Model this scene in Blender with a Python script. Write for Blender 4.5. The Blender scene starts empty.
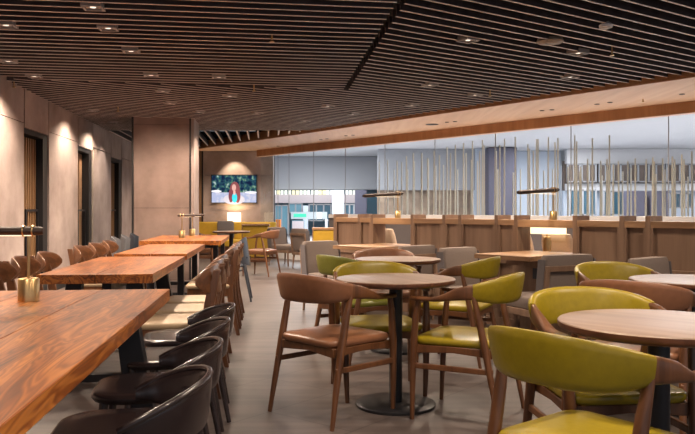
import bpy, bmesh, math, random
from math import sin, cos, pi, radians, sqrt, atan2
from mathutils import Vector, Matrix
random.seed(7)
sc = bpy.context.scene
COL = sc.collection
F, CX, HY, HC = 740.0, 347.5, 210.0, 1.15

# ---------------------------------------------------------------- materials
def new_mat(name):
    m = bpy.data.materials.new(name); m.use_nodes = True
    nt = m.node_tree; b = nt.nodes['Principled BSDF']
    return m, nt, b
def N(nt, t, **kw):
    n = nt.nodes.new(t)
    for k, v in kw.items(): setattr(n, k, v)
    return n
def ramp(nt, stops):
    r = N(nt, 'ShaderNodeValToRGB'); e = r.color_ramp.elements
    while len(e) < len(stops): e.new(0.5)
    for i, (p, c) in enumerate(stops):
        e[i].position = p; e[i].color = (*c, 1)
    return r
def plain(name, col, rough=0.5, metal=0.0, noise=0.0, nscale=20, bump=0.0, coat=0.0, spec=0.5):
    m, nt, b = new_mat(name)
    b.inputs['Roughness'].default_value = rough; b.inputs['Metallic'].default_value = metal
    b.inputs['Specular IOR Level'].default_value = spec
    b.inputs['Coat Weight'].default_value = coat; b.inputs['Coat Roughness'].default_value = 0.15
    tc = N(nt, 'ShaderNodeTexCoord'); nz = N(nt, 'ShaderNodeTexNoise')
    nz.inputs['Scale'].default_value = nscale; nz.inputs['Detail'].default_value = 5
    nt.links.new(tc.outputs['Object'], nz.inputs['Vector'])
    k = max(noise, 0.02)
    r = ramp(nt, [(0.3, tuple(c*(1-k) for c in col)), (0.7, tuple(min(1, c*(1+k)) for c in col))])
    nt.links.new(nz.outputs['Fac'], r.inputs['Fac']); nt.links.new(r.outputs['Color'], b.inputs['Base Color'])
    if bump:
        bp = N(nt, 'ShaderNodeBump'); bp.inputs['Strength'].default_value = bump; bp.inputs['Distance'].default_value = 0.01
        nt.links.new(nz.outputs['Fac'], bp.inputs['Height']); nt.links.new(bp.outputs['Normal'], b.inputs['Normal'])
    return m
def wood(name, dark, mid, light, axis=1, scale=1.0, rough=0.4, coat=0.0, plank=0.0, stretch=0.08, figure=1.0, ring=0.05, stops=(0.36, 0.64, 0.95), freq=26.0, low=1.0, det=6):
    m, nt, b = new_mat(name)
    b.inputs['Roughness'].default_value = rough
    b.inputs['Coat Weight'].default_value = coat; b.inputs['Coat Roughness'].default_value = 0.12
    tc = N(nt, 'ShaderNodeTexCoord'); vec = tc.outputs['Object']
    if plank:
        sx = N(nt, 'ShaderNodeSeparateXYZ'); nt.links.new(vec, sx.inputs[0])
        d = N(nt, 'ShaderNodeMath', operation='DIVIDE'); nt.links.new(sx.outputs[0 if axis != 0 else 1], d.inputs[0]); d.inputs[1].default_value = plank
        fl = N(nt, 'ShaderNodeMath', operation='FLOOR'); nt.links.new(d.outputs[0], fl.inputs[0])
        wn = N(nt, 'ShaderNodeTexWhiteNoise', noise_dimensions='1D'); nt.links.new(fl.outputs[0], wn.inputs['W'])
        sc_ = N(nt, 'ShaderNodeVectorMath', operation='SCALE'); nt.links.new(wn.outputs['Color'], sc_.inputs[0]); sc_.inputs['Scale'].default_value = 9
        ad = N(nt, 'ShaderNodeVectorMath', operation='ADD'); nt.links.new(vec, ad.inputs[0]); nt.links.new(sc_.outputs[0], ad.inputs[1])
        vec = ad.outputs[0]
    mp = N(nt, 'ShaderNodeMapping'); s = [scale*8]*3; s[axis] = scale*8*stretch
    mp.inputs['Scale'].default_value = s
    nt.links.new(vec, mp.inputs['Vector'])
    n1 = N(nt, 'ShaderNodeTexNoise'); n1.inputs['Scale'].default_value = 1.0; n1.inputs['Detail'].default_value = det
    n1.inputs['Distortion'].default_value = 1.4*figure
    nt.links.new(mp.outputs[0], n1.inputs['Vector'])
    mp2 = N(nt, 'ShaderNodeMapping'); s2 = [scale*60]*3; s2[axis] = scale*2.5
    mp2.inputs['Scale'].default_value = s2; nt.links.new(vec, mp2.inputs['Vector'])
    n2 = N(nt, 'ShaderNodeTexNoise'); n2.inputs['Scale'].default_value = 1.0; n2.inputs['Detail'].default_value = 3
    nt.links.new(mp2.outputs[0], n2.inputs['Vector'])
    # growth-ring bands from the first noise
    mu = N(nt, 'ShaderNodeMath', operation='MULTIPLY'); nt.links.new(n1.outputs['Fac'], mu.inputs[0]); mu.inputs[1].default_value = freq*figure
    sn = N(nt, 'ShaderNodeMath', operation='SINE'); nt.links.new(mu.outputs[0], sn.inputs[0])
    ma = N(nt, 'ShaderNodeMath', operation='MULTIPLY_ADD'); nt.links.new(sn.outputs[0], ma.inputs[0]); ma.inputs[1].default_value = ring; ma.inputs[2].default_value = 0.0
    lo = N(nt, 'ShaderNodeMath', operation='MULTIPLY_ADD'); nt.links.new(n1.outputs['Fac'], lo.inputs[0]); lo.inputs[1].default_value = low; lo.inputs[2].default_value = 0.5*(1-low)
    a2 = N(nt, 'ShaderNodeMath', operation='ADD'); nt.links.new(ma.outputs[0], a2.inputs[0]); nt.links.new(lo.outputs[0], a2.inputs[1])
    a3 = N(nt, 'ShaderNodeMath', operation='MULTIPLY_ADD'); nt.links.new(n2.outputs['Fac'], a3.inputs[0]); a3.inputs[1].default_value = 0.28; nt.links.new(a2.outputs[0], a3.inputs[2])
    r = ramp(nt, [(stops[0], dark), (stops[1], mid), (stops[2], light)])
    nt.links.new(a3.outputs[0], r.inputs['Fac']); nt.links.new(r.outputs['Color'], b.inputs['Base Color'])
    bp = N(nt, 'ShaderNodeBump'); bp.inputs['Strength'].default_value = 0.08; bp.inputs['Distance'].default_value = 0.003
    nt.links.new(n2.outputs['Fac'], bp.inputs['Height']); nt.links.new(bp.outputs['Normal'], b.inputs['Normal'])
    return m
def emit(name, col, s):
    m, nt, b = new_mat(name)
    b.inputs['Base Color'].default_value = (*[c*0.5 for c in col], 1)
    b.inputs['Emission Color'].default_value = (*col, 1); b.inputs['Emission Strength'].default_value = s
    return m

M = {}
M['table'] = wood('table_walnut', (0.070, 0.017, 0.004), (0.26, 0.074, 0.012), (0.52, 0.19, 0.036), axis=1, scale=1.05, rough=0.30, plank=0.335, stretch=0.13, coat=0.10, ring=0.085, figure=0.8, stops=(0.46, 0.64, 0.86), freq=95.0, low=0.7, det=2.5)
M['chairwood'] = wood('chair_walnut', (0.052, 0.019, 0.007), (0.100, 0.038, 0.014), (0.15, 0.061, 0.023), axis=2, scale=1.5, rough=0.38, coat=0.1)
M['darkwood'] = wood('dark_walnut', (0.055, 0.024, 0.013), (0.115, 0.050, 0.026), (0.17, 0.078, 0.042), axis=0, scale=1.5, rough=0.3, coat=0.15)
M['crescent'] = wood('crescent_walnut', (0.075, 0.030, 0.013), (0.135, 0.055, 0.024), (0.20, 0.086, 0.038), axis=0, scale=1.5, rough=0.33, coat=0.12)
M['oak'] = wood('oak_panel', (0.16, 0.095, 0.062), (0.215, 0.132, 0.088), (0.27, 0.172, 0.115), axis=2, scale=1.0, rough=0.45, figure=0.5)
M['oakh'] = wood('oak_rail', (0.20, 0.11, 0.058), (0.32, 0.185, 0.10), (0.42, 0.26, 0.145), axis=0, scale=1.0, rough=0.4, figure=0.5)
M['soffit'] = wood('soffit_veneer', (0.62, 0.40, 0.27), (0.70, 0.47, 0.33), (0.76, 0.54, 0.39), axis=1, scale=0.8, rough=0.5, figure=0.4, plank=0.3)
M['fascia'] = wood('fascia_veneer', (0.30, 0.135, 0.055), (0.38, 0.18, 0.078), (0.46, 0.23, 0.105), axis=2, scale=0.8, rough=0.45, figure=0.4, plank=0.0)
M['roundtop'] = wood('round_top_veneer', (0.17, 0.112, 0.080), (0.255, 0.175, 0.130), (0.34, 0.245, 0.185), axis=0, scale=1.2, rough=0.35, figure=0.5)
M['edge'] = wood('table_edge_walnut', (0.06, 0.024, 0.013), (0.12, 0.048, 0.026), (0.19, 0.08, 0.042), axis=0, scale=1.5, rough=0.35)
M['green'] = plain('olive_leather', (0.250, 0.185, 0.007), 0.36, noise=0.08, nscale=40, bump=0.06)
M['darkgreen'] = plain('moss_leather', (0.15, 0.150, 0.022), 0.36, noise=0.08, nscale=40, bump=0.06)
M['brown'] = plain('tan_leather', (0.20, 0.086, 0.043), 0.36, noise=0.08, nscale=40, bump=0.06)
M['stitch'] = plain('piping_thread', (0.16, 0.13, 0.015), 0.6)
M['beige'] = plain('beige_vinyl', (0.42, 0.31, 0.20), 0.5, noise=0.05, nscale=30)
M['greyfab'] = plain('taupe_fabric', (0.20, 0.158, 0.138), 0.9, noise=0.10, nscale=160, bump=0.15)
M['greyside'] = plain('slate_fabric', (0.13, 0.115, 0.12), 0.9, noise=0.10, nscale=160, bump=0.15)
M['creamfab'] = plain('cream_fabric', (0.46, 0.34, 0.25), 0.8, noise=0.05, nscale=80)
M['yellow'] = plain('mustard_vinyl', (0.44, 0.27, 0.025), 0.45, noise=0.06, nscale=15)
M['blackwood'] = plain('espresso_lacquer', (0.021, 0.014, 0.015), 0.26, noise=0.15, nscale=14, coat=0.3)
M['blackmetal'] = plain('black_steel', (0.018, 0.018, 0.022), 0.38, metal=0.3)
M['bluemetal'] = plain('blue_grey_steel', (0.055, 0.065, 0.085), 0.4, metal=0.5)
M['greyshell'] = plain('grey_shell', (0.13, 0.13, 0.14), 0.5)
M['brass'] = plain('brass', (0.62, 0.42, 0.20), 0.33, metal=1.0, noise=0.04, nscale=60)
M['bronze'] = plain('dark_bronze', (0.050, 0.034, 0.028), 0.5, metal=0.5)
M['batten'] = wood('bronze_batten', (0.16, 0.08, 0.035), (0.24, 0.13, 0.06), (0.33, 0.19, 0.09), axis=2, rough=0.35)
M['white'] = plain('white_paint', (0.72, 0.72, 0.74), 0.6)
M['slat'] = wood('slat_stain', (0.026, 0.020, 0.024), (0.044, 0.035, 0.040), (0.068, 0.053, 0.058), axis=0, scale=1.0, rough=0.5)
M['slatlit'] = wood('slat_lit_edge', (0.55, 0.44, 0.38), (0.72, 0.60, 0.53), (0.85, 0.74, 0.67), axis=0, scale=1.0, rough=0.4)  # bounced light on the slat bottoms put into a paler colour
M['void'] = plain('plenum_black', (0.010, 0.010, 0.012), 0.9)
M['blacktrim'] = plain('black_trim', (0.012, 0.011, 0.012), 0.5)

def concrete(name, c0, c1, c2, rough=0.75, scale=1.3):
    m, nt, b = new_mat(name); b.inputs['Roughness'].default_value = rough
    tc = N(nt, 'ShaderNodeTexCoord')
    n1 = N(nt, 'ShaderNodeTexNoise'); n1.inputs['Scale'].default_value = scale; n1.inputs['Detail'].default_value = 9; n1.inputs['Roughness'].default_value = 0.62
    nt.links.new(tc.outputs['Object'], n1.inputs['Vector'])
    r = ramp(nt, [(0.3, c0), (0.5, c1), (0.72, c2)])
    nt.links.new(n1.outputs['Fac'], r.inputs['Fac']); nt.links.new(r.outputs['Color'], b.inputs['Base Color'])
    bp = N(nt, 'ShaderNodeBump'); bp.inputs['Strength'].default_value = 0.12; bp.inputs['Distance'].default_value = 0.01
    nt.links.new(n1.outputs['Fac'], bp.inputs['Height']); nt.links.new(bp.outputs['Normal'], b.inputs['Normal'])
    return m
M['wall'] = concrete('taupe_plaster', (0.23, 0.172, 0.152), (0.35, 0.272, 0.243), (0.48, 0.385, 0.348))
M['column'] = concrete('column_plaster', (0.15, 0.103, 0.086), (0.225, 0.158, 0.132), (0.31, 0.222, 0.19))

def floor_mat():
    m, nt, b = new_mat('floor_tile'); b.inputs['Roughness'].default_value = 0.42
    tc = N(nt, 'ShaderNodeTexCoord')
    mp = N(nt, 'ShaderNodeMapping'); mp.inputs['Rotation'].default_value = (0, 0, radians(-51))
    nt.links.new(tc.outputs['Object'], mp.inputs['Vector'])
    br = N(nt, 'ShaderNodeTexBrick'); br.offset = 0.5
    br.inputs['Color1'].default_value = (0.078, 0.062, 0.059, 1); br.inputs['Color2'].default_value = (0.098, 0.079, 0.074, 1)
    br.inputs['Mortar'].default_value = (0.045, 0.038, 0.036, 1); br.inputs['Scale'].default_value = 1.0
    br.inputs['Mortar Size'].default_value = 0.005; br.inputs['Brick Width'].default_value = 1.2; br.inputs['Row Height'].default_value = 0.6
    nt.links.new(mp.outputs[0], br.inputs['Vector'])
    mp2 = N(nt, 'ShaderNodeMapping'); mp2.inputs['Rotation'].default_value = (0, 0, radians(-51)); mp2.inputs['Scale'].default_value = (0.7, 7, 1)
    nt.links.new(tc.outputs['Object'], mp2.inputs['Vector'])
    nz = N(nt, 'ShaderNodeTexNoise'); nz.inputs['Scale'].default_value = 1.6; nz.inputs['Detail'].default_value = 7
    nt.links.new(mp2.outputs[0], nz.inputs['Vector'])
    r = ramp(nt, [(0.34, (0.70, 0.70, 0.72)), (0.66, (1.22, 1.20, 1.17))])
    nt.links.new(nz.outputs['Fac'], r.inputs['Fac'])
    mx = N(nt, 'ShaderNodeMix', data_type='RGBA', blend_type='MULTIPLY'); mx.inputs['Factor'].default_value = 1
    nt.links.new(br.outputs['Color'], mx.inputs['A']); nt.links.new(r.outputs['Color'], mx.inputs['B'])
    nt.links.new(mx.outputs['Result'], b.inputs['Base Color'])
    return m
M['floor'] = floor_mat()
def glass_mat():
    m, nt, b = new_mat('pane_glass'); nt.nodes.remove(b)
    out = nt.nodes['Material Output']
    tr = N(nt, 'ShaderNodeBsdfTransparent'); tr.inputs['Color'].default_value = (0.93, 0.96, 0.97, 1)
    gl = N(nt, 'ShaderNodeBsdfGlossy'); gl.inputs['Roughness'].default_value = 0.0
    fr = N(nt, 'ShaderNodeFresnel'); fr.inputs['IOR'].default_value = 1.45
    ge = N(nt, 'ShaderNodeNewGeometry'); iv = N(nt, 'ShaderNodeMath', operation='SUBTRACT'); iv.inputs[0].default_value = 1.0
    nt.links.new(ge.outputs['Backfacing'], iv.inputs[1]); ml = N(nt, 'ShaderNodeMath', operation='MULTIPLY')
    nt.links.new(iv.outputs[0], ml.inputs[0]); nt.links.new(fr.outputs[0], ml.inputs[1])
    mx = N(nt, 'ShaderNodeMixShader'); nt.links.new(ml.outputs[0], mx.inputs[0])
    nt.links.new(tr.outputs[0], mx.inputs[1]); nt.links.new(gl.outputs[0], mx.inputs[2])
    nt.links.new(mx.outputs[0], out.inputs['Surface'])
    return m
M['glass'] = glass_mat()

# ---------------------------------------------------------------- mesh builder
class MB:
    def __init__(s): s.v = []; s.f = []; s.sm = []
    def add(s, vs, fs, smooth=False):
        o = len(s.v); s.v += [Vector(v) for v in vs]
        for f in fs: s.f.append([i+o for i in f]); s.sm.append(smooth)
        return s
    def box(s, x0, x1, y0, y1, z0, z1, mat=None):
        vs = [(x, y, z) for z in (z0, z1) for y in (y0, y1) for x in (x0, x1)]
        if mat is not None: vs = [mat @ Vector(v) for v in vs]
        return s.add(vs, [(0, 2, 3, 1), (4, 5, 7, 6), (0, 1, 5, 4), (2, 6, 7, 3), (0, 4, 6, 2), (1, 3, 7, 5)])
    def prism(s, poly, z0, z1):
        n = len(poly)
        a = sum(poly[i][0]*poly[(i+1) % n][1]-poly[(i+1) % n][0]*poly[i][1] for i in range(n))
        if a < 0: poly = poly[::-1]
        vs = [(x, y, z0) for x, y in poly]+[(x, y, z1) for x, y in poly]
        fs = [list(range(n))[::-1], list(range(n, 2*n))]+[(i, (i+1) % n, n+(i+1) % n, n+i) for i in range(n)]
        return s.add(vs, fs)
    def loft(s, rings, closed=False, smooth=True, cap=True):
        n = len(rings[0]); m = len(rings); vs = [p for r in rings for p in r]; fs = []
        for i in range(m if closed else m-1):
            a, b = i*n, ((i+1) % m)*n
            for j in range(n): fs.append((a+j, a+(j+1) % n, b+(j+1) % n, b+j))
        o = len(s.v); s.add(vs, fs, smooth)
        if cap and not closed:
            s.f.append([o+i for i in range(n)][::-1]); s.sm.append(False)
            s.f.append([o+(m-1)*n+i for i in range(n)]); s.sm.append(False)
        return s
    def tube(s, pts, rad, n=10, sx=1.0, sy=1.0):
        pts = [Vector(p) for p in pts]; rings = []
        if not isinstance(rad, (list, tuple)): rad = [rad]*len(pts)
        for i, p in enumerate(pts):
            t = (pts[min(i+1, len(pts)-1)]-pts[max(i-1, 0)]).normalized()
            up = Vector((0, 1, 0)) if abs(t.z) > 0.7 else Vector((0, 0, 1))
            a = t.cross(up).normalized(); b = a.cross(t).normalized()
            rings.append([p+a*cos(2*pi*k/n)*rad[i]*sx+b*sin(2*pi*k/n)*rad[i]*sy for k in range(n)])
        return s.loft(rings)
    def lathe(s, prof, n=32, c=(0, 0)):
        return s.loft([[(c[0]+r*cos(2*pi*k/n), c[1]+r*sin(2*pi*k/n), z) for k in range(n)] for r, z in prof])
    def obj(s, name, mat, parent=None, bevel=0, seg=2, subsurf=0):
        me = bpy.data.meshes.new(name)
        me.from_pydata([tuple(v) for v in s.v], [], s.f)
        for p, sm in zip(me.polygons, s.sm): p.use_smooth = sm
        bm = bmesh.new(); bm.from_mesh(me); bmesh.ops.recalc_face_normals(bm, faces=bm.faces); bm.to_mesh(me); bm.free()
        me.set_sharp_from_angle(angle=radians(50))
        me.materials.append(mat)
        o = bpy.data.objects.new(name, me); COL.objects.link(o)
        if parent: o.parent = parent
        if bevel:
            b = o.modifiers.new('bevel', 'BEVEL'); b.width = bevel; b.segments = seg; b.limit_method = 'ANGLE'; b.angle_limit = radians(40)
        if subsurf:
            q = o.modifiers.new('sub', 'SUBSURF'); q.levels = subsurf; q.render_levels = subsurf
        return o
def B(x0, x1, y0, y1, z0, z1): return MB().box(x0, x1, y0, y1, z0, z1)

def tag(o, label, cat, group=None, kind=None):
    o['label'] = label; o['category'] = cat
    if group: o['group'] = group
    if kind: o['kind'] = kind
    return o
def struct(o, label=None):
    o['kind'] = 'structure'
    if label: o['label'] = label
    return o
def empty(name, loc=(0, 0, 0), rz=0.0):
    o = bpy.data.objects.new(name, None); o.empty_display_size = 0.1; COL.objects.link(o)
    o.location = loc; o.rotation_euler = (0, 0, rz); return o
def copy_tree(o, parent=None):
    c = o.copy(); COL.objects.link(c)
    if parent: c.parent = parent
    for ch in list(o.children): copy_tree(ch, c)
    return c
class Proto:
    def __init__(s, maker): s.maker = maker; s.root = None; s.used = False
    def place(s, loc, rz, label, cat, group=None):
        if s.root is None: s.root = s.maker(); o = s.root
        else: o = copy_tree(s.root)
        o.location = loc; o.rotation_euler = (0, 0, rz)
        for k in ('group',):
            if k in o.keys(): del o[k]
        tag(o, label, cat, group); return o
def rot_to(fx, fy): return atan2(-fx, fy)

# ---------------------------------------------------------------- frames of the room
def WA(lat, D): return (lat-0.1088*D, D)          # beside the line along the long tables
TA = radians(6.2)
MA = Matrix.Rotation(TA, 4, 'Z')
BD = Vector((-0.6345, 0.773)); ND = Vector((0.773, 0.6345))
P0 = Vector((2.06, 6.70))
RB = atan2(BD.y, BD.x)                            # local +x runs along the divider
def PB(s, n): v = P0+BD*s+ND*n; return (v.x, v.y)
Z_SLAT = 2.65; H = 1.5
def ceil_pt(px, py, h=H):
    D = F*h/(HY-py); return ((px-CX)/F*D, D)

# ================================================================= SETTING
def strip_mb(a, b, th, z0, z1, mb=None):
    a = Vector(a); b = Vector(b); d = (b-a).normalized(); n = Vector((-d.y, d.x))*th/2
    return (mb or MB()).prism([tuple(a-n), tuple(b-n), tuple(b+n), tuple(a+n)], z0, z1)
GL0 = Vector((4.74, 10.1)); GD = Vector((-0.641, 0.767)).normalized(); GN = Vector((GD.y, -GD.x))
def GP(s, n=0.0): v = GL0+GD*s+GN*n; return (v.x, v.y)
# floor of the room
struct(MB().prism([(-6.5, -2.5), (11.5, -2.5), GP(-4.0, .05), GP(10.9, .05), (-2.0, 19), (-8, 19)], -0.12, 0).obj('floor', M['floor']))

# left wall in the A frame : local x = across, local y = along
def vA(D): return 1.0059*D+0.327
U = -3.01
doorsD = [(9.23, 10.26), (11.86, 12.85), (14.37, 15.40)]
w = MB()
edges = [vA(-2.2)]
for a, b in doorsD: edges += [vA(a), vA(b)]
edges.append(vA(18.6))
g = 0.018
ZJ = 2.235; ZD = 2.185
for i in range(0, len(edges), 2):
    a, b = edges[i], edges[i+1]
    segs = [(a, b)] if b-a < 3.5 else [(a, a+(b-a)/3), (a+(b-a)/3, a+2*(b-a)/3), (a+2*(b-a)/3, b)]
    for (p, q) in segs:
        w.box(U-0.05, U, p+g, q-g, 0, ZJ-0.004); w.box(U-0.05, U, p+g, q-g, ZJ+0.004, 2.75)
for i in range(3):
    a, b = edges[2*i+1], edges[2*i+2]
    w.box(U-0.05, U, a+g, b-g, ZD, 2.75)
wl = w.obj('wall_left', M['wall']); wl.rotation_euler.z = TA; struct(wl)
bk = MB()
for i in range(0, len(edges), 2): bk.box(U-0.35, U-0.052, edges[i], edges[i+1], 0, 3.149)
for i in range(3): bk.box(U-0.35, U-0.052, edges[2*i+1], edges[2*i+2], ZD+0.002, 3.149)
bk = bk.obj('wall_left_backing', M['blacktrim']); bk.rotation_euler.z = TA; struct(bk)
for i, (a, b) in enumerate(doorsD):
    va, vb = vA(a), vA(b)
    d = B(U-0.34, U-0.25, va+0.002, vb-0.002, 0.0, ZD-0.002).obj('door_%d' % (i+1), M['blacktrim'])
    d.rotation_euler.z = TA; struct(d)
    f = B(U-0.249, U-0.02, va+0.002, va+0.05, 0, ZD-0.002).box(U-0.249, U-0.02, vb-0.20, vb-0.002, 0, ZD-0.002).box(U-0.249, U-0.02, va+0.05, vb-0.20, ZD-0.07, ZD-0.002).obj('door_frame', M['blacktrim'], d)
    bt = MB(); n = 8; span = (vb-0.22)-(va+0.07)
    for k in range(n):
        c = va+0.07+span*(k+0.5)/n
        if i == 1 and k > 4: continue
        bt.box(U-0.16, U-0.10, c-0.024, c+0.024, 0.02, ZD-0.09)
    bt.obj('door_batten', M['batten'], d)
    if i == 1: B(U-0.16, U-0.13, va+0.07+span*0.66, vb-0.22, 0.02, ZD-0.09).obj('door_panel', M['oakh'], d)
    hd = MB().box(U-0.09, U-0.07, va+0.30, va+0.33, 0.15, 1.16).box(U-0.09, U-0.07, va+0.33, vb-0.22, 1.13, 1.16).box(U-0.09, U-0.07, vb-0.25, vb-0.22, 0.15, 1.13)
    hd.obj('door_handle', M['blackmetal'], d)
bb = B(U, U+0.012, vA(-2.2), vA(9.2), 0, 0.09)
for i in range(1, 4): bb.box(U, U+0.012, edges[2*i], edges[2*i+1], 0, 0.09)
bb = bb.obj('baseboard_left', M['blacktrim']); bb.rotation_euler.z = TA; struct(bb)

# column (box pillar) behind the fourth table
cx0, cx1 = (133-CX)/F*12.07, (190.5-CX)/F*12.07
col = empty('wall_column', (cx0, 12.0, 0), TA)
struct(col)
W = cx1-cx0
cb = MB().box(0.03, W-0.02, 0.0, 0.06, 0, 1.18).box(0.03, W-0.02, 0.0, 0.06, 1.186, Z_SLAT-0.11).box(0.03, W-0.02, 0.0, 0.06, Z_SLAT-0.104, 2.72)
cb.obj('wall_panel', M['column'], col)
B(0.0, W+0.005, 0.02, .95, 0, 3.14).obj('wall_core', M['blacktrim'], col)
B(W+0.006, W+0.05, 0.03, .95, 0, 2.72).obj('wall_side_panel', M['wall'], col)
B(0.0, 0.028, -0.012, 0.02, 0, 2.70).obj('trim_strip', M['blacktrim'], col)
B(W-0.018, W+0.006, -0.012, 0.02, 0, 2.70).obj('trim_strip', M['blacktrim'], col)

# television wall
YW = 18.5
struct(MB().box(-3.60, -1.86, YW, YW+0.25, 0, 2.02).box(-3.60, -1.86, YW, YW+0.25, 2.028, 2.85).obj('wall_back', M['wall']))
struct(B(-6.9, -1.86, YW+.26, YW+.5, 0, 3.149).obj('wall_back_core', M['void']))
struct(strip_mb(GP(-10.5, .0), GP(10.9, .0), 0.10, 2.62+.032, 3.149).obj('trim_14', M['void']))
struct(B(-6.9, -3.78, YW, YW+0.25, 0, 2.95).obj('wall_back_left', M['batten']))
struct(B(-3.78, -3.60, YW-0.02, YW+0.2, 0, 2.85).obj('trim_1', M['batten']))
struct(B(-3.64, -3.60, YW-0.04, YW-0.021, 0, 2.62).obj('trim_2', M['blacktrim']))

# ---- ceiling void and slat fields
struct(MB().prism([(-6.9, -2.4), (12, -2.4), (12, 0), GP(10.9, .3), (-2.0, 18.7), (-6.9, 18.7)], 3.15, 3.25).obj('ceiling', M['void']))
def clip(p, d, poly):
    n = len(poly); ar = sum(poly[i][0]*poly[(i+1) % n][1]-poly[(i+1) % n][0]*poly[i][1] for i in range(n))
    if ar < 0: poly = poly[::-1]
    t0, t1 = -1e9, 1e9
    for i in range(n):
        a = Vector(poly[i]); b = Vector(poly[(i+1) % n]); e = b-a; nn = Vector((-e.y, e.x))
        q = nn.dot(p-a); r = nn.dot(d)
        if abs(r) < 1e-9:
            if q < 0: return None
            continue
        t = -q/r
        if r > 0: t0 = max(t0, t)
        else: t1 = min(t1, t)
    return (t0, t1) if t1-t0 > 0.03 else None
IE0 = Vector((3.83, 8.16)); IED = Vector((-0.61, 0.79)).normalized()
def IE(y): t = (y-IE0.y)/IED.y; return (IE0.x+IED.x*t, y)
lw = lambda D: WA(-3.02, D)
YF = 14.0
Wp = [lw(-1.5), IE(-1.5), IE(YF), lw(YF)]
e1 = (0.361+0.105*(5.29+1.5), -1.5); e2 = (-0.05, 9.22)
F1 = [lw(-1.5), e1, e2, lw(8.41)]
W4 = [lw(YF+0.02), IE(YF+0.02), IE(18.45), lw(18.45)]
def slats(poly, ang, gap, hole=None, name='trim', z=Z_SLAT, h=0.10, th=0.017, edge=None, off=0.0):
    d = Vector((sin(radians(ang)), cos(radians(ang)))); n = Vector((-d.y, d.x))
    vals = [n.dot(Vector(p)) for p in poly]; c = min(vals)+off
    body = MB(); cap = MB()
    def put(p, t0, t1):
        a = p+d*t0; b = p+d*t1; q = n*th/2
        if (b-a).length < 0.05: return
        pl = [(a.x-q.x, a.y-q.y), (b.x-q.x, b.y-q.y), (b.x+q.x, b.y+q.y), (a.x+q.x, a.y+q.y)]
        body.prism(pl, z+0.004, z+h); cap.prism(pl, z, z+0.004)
    while c < max(vals):
        p = n*c; r = clip(p, d, poly)
        if r:
            hr = clip(p, d, hole) if hole else None
            if hr:
                if hr[0] > r[0]: put(p, r[0], min(r[1], hr[0]))
                if hr[1] < r[1]: put(p, max(r[0], hr[1]), r[1])
            else: put(p, *r)
        c += gap
    o = body.obj(name, M['slat']); struct(o)
    cap.obj('slat_lit_edge', edge or M['slatlit'], o)  # thin caps carrying the painted light of the slat bottoms
    return o
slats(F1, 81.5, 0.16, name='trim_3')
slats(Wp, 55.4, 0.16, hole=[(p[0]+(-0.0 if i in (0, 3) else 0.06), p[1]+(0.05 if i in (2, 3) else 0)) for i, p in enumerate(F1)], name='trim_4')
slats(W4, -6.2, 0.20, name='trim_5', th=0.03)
# carriers that hold the slats, above them
car = MB()
for k in range(9):
    x = -3.4+k*1.3
    y1 = min(13.9, IE0.y-(x-IE0.x)*IED.y/-IED.x if False else 13.9)
    a, b = Vector((x, -1.4)), Vector((x, 13.9))
    # shorten at soffit edge and left wall
    yr = IE0.y+(x-IE0.x)/IED.x*IED.y
    yb = min(13.9, yr-0.1); ya = -1.4
    xw = lambda y: WA(-3.02, y)[0]
    if x < xw(13.9): yb = min(yb, (-3.02-x)/0.1088-0.2)
    if yb > ya: car.box(x-0.02, x+0.02, ya, yb, Z_SLAT+0.102, Z_SLAT+0.14)
struct(car.obj('trim_6', M['void']))

# ---- veneered soffit
z0 = 2.62
OE = lambda s: GP(s, -0.22)
inner = [IE(0.0), IE(18.45)]
def ln(s): return GP(s, -0.22)
sof = MB().prism([IE(0.0), GP(-10.5, 0.0), GP(10.8, 0.0), (-1.9, 18.45), IE(18.45)], z0, z0+0.03)
sof = sof.obj('trim_7', M['soffit']); struct(sof)
def IEo(y, o): p = Vector(IE(y)); q = p+Vector((-IED.y, IED.x))*o*(1); return tuple(q)
struct(strip_mb(IEo(0.0, 0.03), IEo(18.4, 0.03), 0.03, z0-0.012, z0+0.16).obj('trim_8', M['fascia']))
struct(strip_mb(GP(-10.5, -0.16), GP(10.65, -0.16), 0.04, 2.462, z0-0.002).obj('trim_9', M['fascia']))
struct(strip_mb(GP(-10.5, -0.07), GP(10.75, -0.07), 0.13, 2.462, 2.475).obj('trim_10', M['soffit']))

ML_J = plain('joint_grey', (.25, .25, .26), .5)
# ---- glass wall : panes between joints
def s_glass(px):
    k = (px-CX)/F; return (GL0.x-k*GL0.y)/(-GD.x+k*GD.y)
js = [s_glass(p) for p in (278, 289, 313.7, 345.4, 385, 435, 495.5, 571, 668.5)]
js.sort(); stepj = js[2]-js[1]
while js[0] > -8: js.insert(0, js[0]-1.45)
js.append(10.75)
for i in range(len(js)-1):
    a, b = js[i], js[i+1]
    if b-a < 0.1: continue
    p = strip_mb(GP(a+0.006), GP(b-0.006), 0.012, 0.30, 2.60).obj('window_%d' % (i+1), M['glass']); struct(p)
    jn = strip_mb(GP(a-0.0045), GP(a+0.0045), 0.014, 0.30, 2.60).obj('window_joint', ML_J, p)
struct(strip_mb(GP(-8.5), GP(10.75), 0.14, 0, 0.30).obj('baseboard_right', M['white']))
# white display ledge in front of the glass
struct(strip_mb(GP(-8.5, -0.35), GP(7.4, -0.35), 0.30, 0, .985).obj('trim_11', M['greyside']))
struct(strip_mb(GP(-8.5, -0.35), GP(7.4, -0.35), 0.32, .986, 1.06).obj('trim_15', M['white']))

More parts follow.
